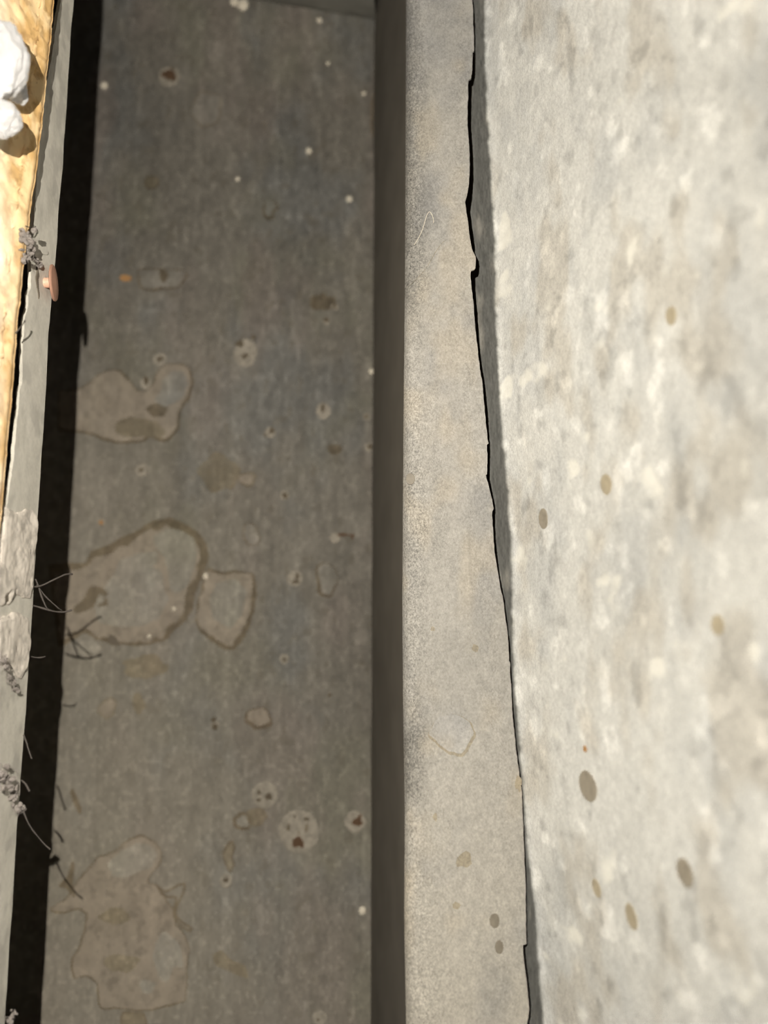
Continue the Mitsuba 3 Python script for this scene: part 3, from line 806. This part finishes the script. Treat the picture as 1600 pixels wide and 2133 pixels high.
DR = 'dried drops on the metal'
for i, (x, y, w, h, rot, mt, what) in enumerate([
        (1398, 658, 25, 40, 0, 'm_drop_pale', 'brownish dried drop highest up on the sloping sheet'),
        (1263, 1009, 24, 44, 0, 'm_drop_pale', 'yellowish brown oval dried drop on the sloping sheet, right of the upright brown one'),
        (1132, 1081, 19, 43, 0, 'm_drop', 'slim upright brown dried drop on the sloping sheet, closest to the crack'),
        (1495, 1302, 28, 44, 0, 'm_drop_pale', 'pale brown dried drop farthest right on the sloping sheet'),
        (1225, 1638, 38, 66, 9, 'm_drop', 'largest and darkest dried drop on the sloping sheet'),
        (1427, 1818, 37, 62, 10, 'm_drop', 'large grey brown tilted dried drop low on the right of the sloping sheet'),
        (1243, 1850, 19, 39, 8, 'm_drop_pale', 'small yellowish dried drop below the largest drop'),
        (1316, 1910, 26, 56, 9, 'm_drop_pale', 'slim yellowish dried drop lowest on the sloping sheet'),
        (1219, 1560, 8, 14, 0, 'm_orange', 'tiny orange fleck just above the largest drop')]):
    c, eu, ev, nn, su, sv = on_sheet(x, y)
    put('dried_drop', dome(c, eu, ev, nn, w / 2 / su, h / 2 / sv, 0.00016, 80 + i, math.radians(rot)), mt, 40, what, 'drop', DR)
for i, (x, y, w, h, what) in enumerate([(855, 998, 19, 24, 'dark dried drop at the rounded edge of the ledge'), (1030, 1917, 21, 29, 'upper one of two brown dried drops low on the ledge'), (1040, 1972, 18, 27, 'lower one of two brown dried drops low on the ledge')]):
    c = at(x, y, ZR)
    c[2] = on_ledge(c[0], c[1])
    s = 0.205 / FPX / (1 + (y - 1066) / 1066 * 0.095)
    put('dried_drop', dome(c, np.array([1., 0, 0]), np.array([0, 1., 0]), np.array([0, 0, 1.]), w / 2 * s, h / 2 * s, 0.00012, 95 + i), 'm_drop_dark', 40, what, 'drop', DR)

# ------------------------------------------------------------------ debris and cobweb on the flashing strip
def strip_crust(outline, holes, thick, seed, bsdf='m_debris'):
    """A rough flaky crust on the flashing strip's face inside an outline of photo pixels."""
    q = np.array([strip_at(x, y)[1:] for x, y in outline])
    g = shapely.segmentize(sg.Polygon(q), 0.0004)
    c = np.array(g.exterior.coords)
    o = np.stack([c[:, 0] * 600, c[:, 1] * 600, c[:, 0] * 0 + seed], 1)
    c = c + 0.0012 * np.stack([meshkit.fbm(o, 3, seed) - 0.5, meshkit.fbm(o, 3, seed + 3) - 0.5], 1)
    g = sg.Polygon(c).buffer(0)
    for x, y, r in holes:
        w = strip_at(x, y)[1:]
        b = blob(0, 0, r, r * 0.8, 10, seed + int(x), 0.22) * 0.2 / FPX
        g = g.difference(sg.Polygon(b + w))
    out = []
    for k in getattr(g, 'geoms', [g]):
        if k.area < 5e-8:
            continue
        m = trimesh.creation.extrude_polygon(k, 0.0002, engine='earcut').subdivide_to_size(0.0005, max_iter=14)
        v = np.array(m.vertices)
        edge = np.clip(shapely.distance(k.exterior, shapely.points(v[:, :2])) / 0.0009, 0.05, 1) ** 0.6
        n1 = meshkit.fbm(np.stack([v[:, 0] * 130, v[:, 1] * 220, v[:, 0] * 0 + seed], 1), 4, seed)
        h = np.where(v[:, 2] > 0.0001, thick * edge * np.clip(2.2 * n1 - 0.45, 0.08, 1.6), -0.0004)
        out.append(trimesh.Trimesh(np.stack([STRIPX(v[:, 0]) - 0.01 * (v[:, 1] - ZS) + 0.0003 + h, v[:, 0], v[:, 1]], 1), m.faces, process=False))
    return trimesh.util.concatenate(out)


def crust(outline, holes, thick, seed, label):
    m = strip_crust(outline, holes, thick, seed)
    k = put('debris_crust', m, 'm_debris', 40, label, 'debris', 'debris on the flashing strip')
    x, y, r = holes[0]
    scene[f'{k}__hole_shade'] = mikit.ply(strip_crust(blob(x, y, r * 0.95, r * 0.8, 10, seed, 0.2), [], 0.00005, seed), 'm_dark')  # dark film stands in for the shade inside the hole
    labels[f'{k}__hole_shade'] = {'label': 'dark film painted for the shade in the crust hole'}


def clump(parts, label, n=7):
    """Dust and crumbs tangled together: many small ragged bits scattered around each given spot."""
    ms = []
    for i, (px, py, off, size) in enumerate(parts):
        r = np.random.default_rng(int(px * 7 + py))
        c = strip_at(px, py, off * 1e-3)
        sz = np.array(size) * 1e-3
        for k in range(n):
            m = lump(sz * r.uniform(0.22, 0.55, 3), int(px * 7 + py + k), 2, 0.6, 1.8, 0.3)
            m.apply_transform(trimesh.transformations.random_rotation_matrix(r.random(3)))
            m.apply_translation(c + sz * r.normal(0, 0.45, 3))
            ms.append(m)
        for k in range(3):
            a, b = c + sz * r.normal(0, 0.8, 3), c + sz * r.normal(0, 0.8, 3)
            ms.append(tube(spline([a, (a + b) / 2 + sz * r.normal(0, 0.4, 3), b], 10), 0.00005))
    put('debris_clump', trimesh.util.concatenate(ms), 'm_dust', 40, label, 'debris', 'debris on the flashing strip')


clump([(52, 488, 3.0, (1.3, 1.4, 1.4)), (58, 505, 3.0, (1.5, 1.9, 1.7)), (64, 524, 2.2, (1.4, 1.5, 1.3)), (54, 536, 3.0, (1.1, 1.4, 1.2)), (74, 540, 1.0, (0.9, 1.4, 1.0)), (84, 550, 0.8, (0.7, 1.0, 0.8))], 'greyish dusty cobweb clump bridging brick and flashing strip just above the nail', 9)
crust([(12, 1058), (35, 1068), (60, 1060), (74, 1078), (71, 1130), (69, 1180), (66, 1226), (60, 1246), (40, 1243), (27, 1232), (18, 1258), (2, 1262), (-14, 1240), (-14, 1180), (2, 1168), (6, 1110)], [(12, 1248, 11), (36, 1142, 3), (60, 1150, 4)], 0.0007, 3, 'pale pinkish debris crust on the flashing strip, beside the largest floor crust')
crust([(-10, 1288), (30, 1275), (56, 1288), (61, 1330), (56, 1362), (49, 1400), (42, 1416), (30, 1402), (20, 1388), (-10, 1380)], [(29, 1352, 6), (12, 1318, 4), (56, 1312, 3)], 0.0008, 8, 'ragged grey debris crust with dark gaps on the flashing strip, below the pinkish crust')
clump([(8, 1376, 2.2, (0.7, 1.4, 0.9)), (14, 1392, 2.0, (0.6, 1.3, 0.7)), (20, 1410, 1.7, (0.6, 1.5, 0.7)), (28, 1424, 1.4, (0.6, 1.2, 0.7)), (36, 1437, 1.1, (0.7, 1.0, 0.8))], 'pinkish curled strand of debris under the ragged grey crust')
clump([(8, 1612, 1.0, (1.0, 2.4, 1.4)), (18, 1630, 1.0, (1.0, 2.0, 1.4)), (30, 1655, 1.0, (0.9, 2.2, 1.1)), (36, 1680, 1.4, (1.4, 1.4, 1.2)), (44, 1683, 2.0, (1.0, 0.9, 0.8))], 'pinkish debris tuft hanging over the lower end of the flashing strip')
clump([(20, 2122, 3.0, (1.1, 0.9, 0.9)), (30, 2108, 4.0, (0.8, 0.8, 0.7))], 'dim dusty ball in the black shadow at the bottom corner')
scene['edge_flashing__slit'] = mikit.ply(strip_crust([(77, 556), (80, 575), (79, 600), (81, 624), (77, 606), (75, 580)], [], 0.00005, 5), 'm_dark')
labels['edge_flashing__slit'] = {'label': 'dark slit behind the nail'}
for i, (pp, r, what) in enumerate([
        ([(72, 1222, 1), (95, 1216, 4), (118, 1205, 6), (150, 1196, 8)], 0.00022, 'upper cobweb strand crossing the black shadow towards the largest crust'),
        ([(70, 1262, 1), (92, 1268, 4), (116, 1274, 6), (150, 1270, 9)], 0.00026, 'lower thick cobweb strand crossing the black shadow'),
        ([(74, 1206, 1), (84, 1232, 2.5), (92, 1256, 4), (100, 1270, 4.5)], 0.00020, 'steep cobweb strand joining the upper and lower strands'),
        ([(76, 1218, 1), (94, 1240, 3), (112, 1258, 5), (130, 1272, 6)], 0.00016, 'slanting thin cobweb strand between the upper and lower strands'),
        ([(66, 1368, 1), (80, 1370, 3), (94, 1368, 4)], 0.00020, 'short faint cobweb strand under the ragged grey debris'),
        ([(44, 1625, 1), (54, 1635, 2.5), (62, 1648, 3.5)], 0.00026, 'short reddish fibre above the pinkish tuft'),
        ([(48, 1688, 2), (60, 1716, 4), (78, 1742, 6), (105, 1770, 9)], 0.00016, 'long thin cobweb strand hanging from the pinkish tuft'),
        ([(49, 1530, 1), (58, 1556, 2.5), (66, 1580, 4)], 0.00018, 'faint cobweb strand above the pinkish tuft'),
        ([(32, 695, 3), (44, 680, 4), (52, 668, 4)], 0.00018, 'thin web thread in the dark gap beside the brick'),
        ([(52, 470, 4), (64, 474, 3), (74, 472, 1)], 0.00014, 'fine web thread just above the dusty clump')]):
    p = spline([strip_at(a, b, o * 1e-3) for a, b, o in pp], 26)
    p += 0.0003 * (np.stack([meshkit.fbm(p * 300 + k * 7, 2, i) for k in range(3)], 1) - 0.5)
    put('cobweb_strand', tube(p, r * (0.6 + 0.8 * meshkit.noise(p * 500, i))), 'm_fibre', True, what, 'cobweb', 'cobweb strands at the flashing strip')
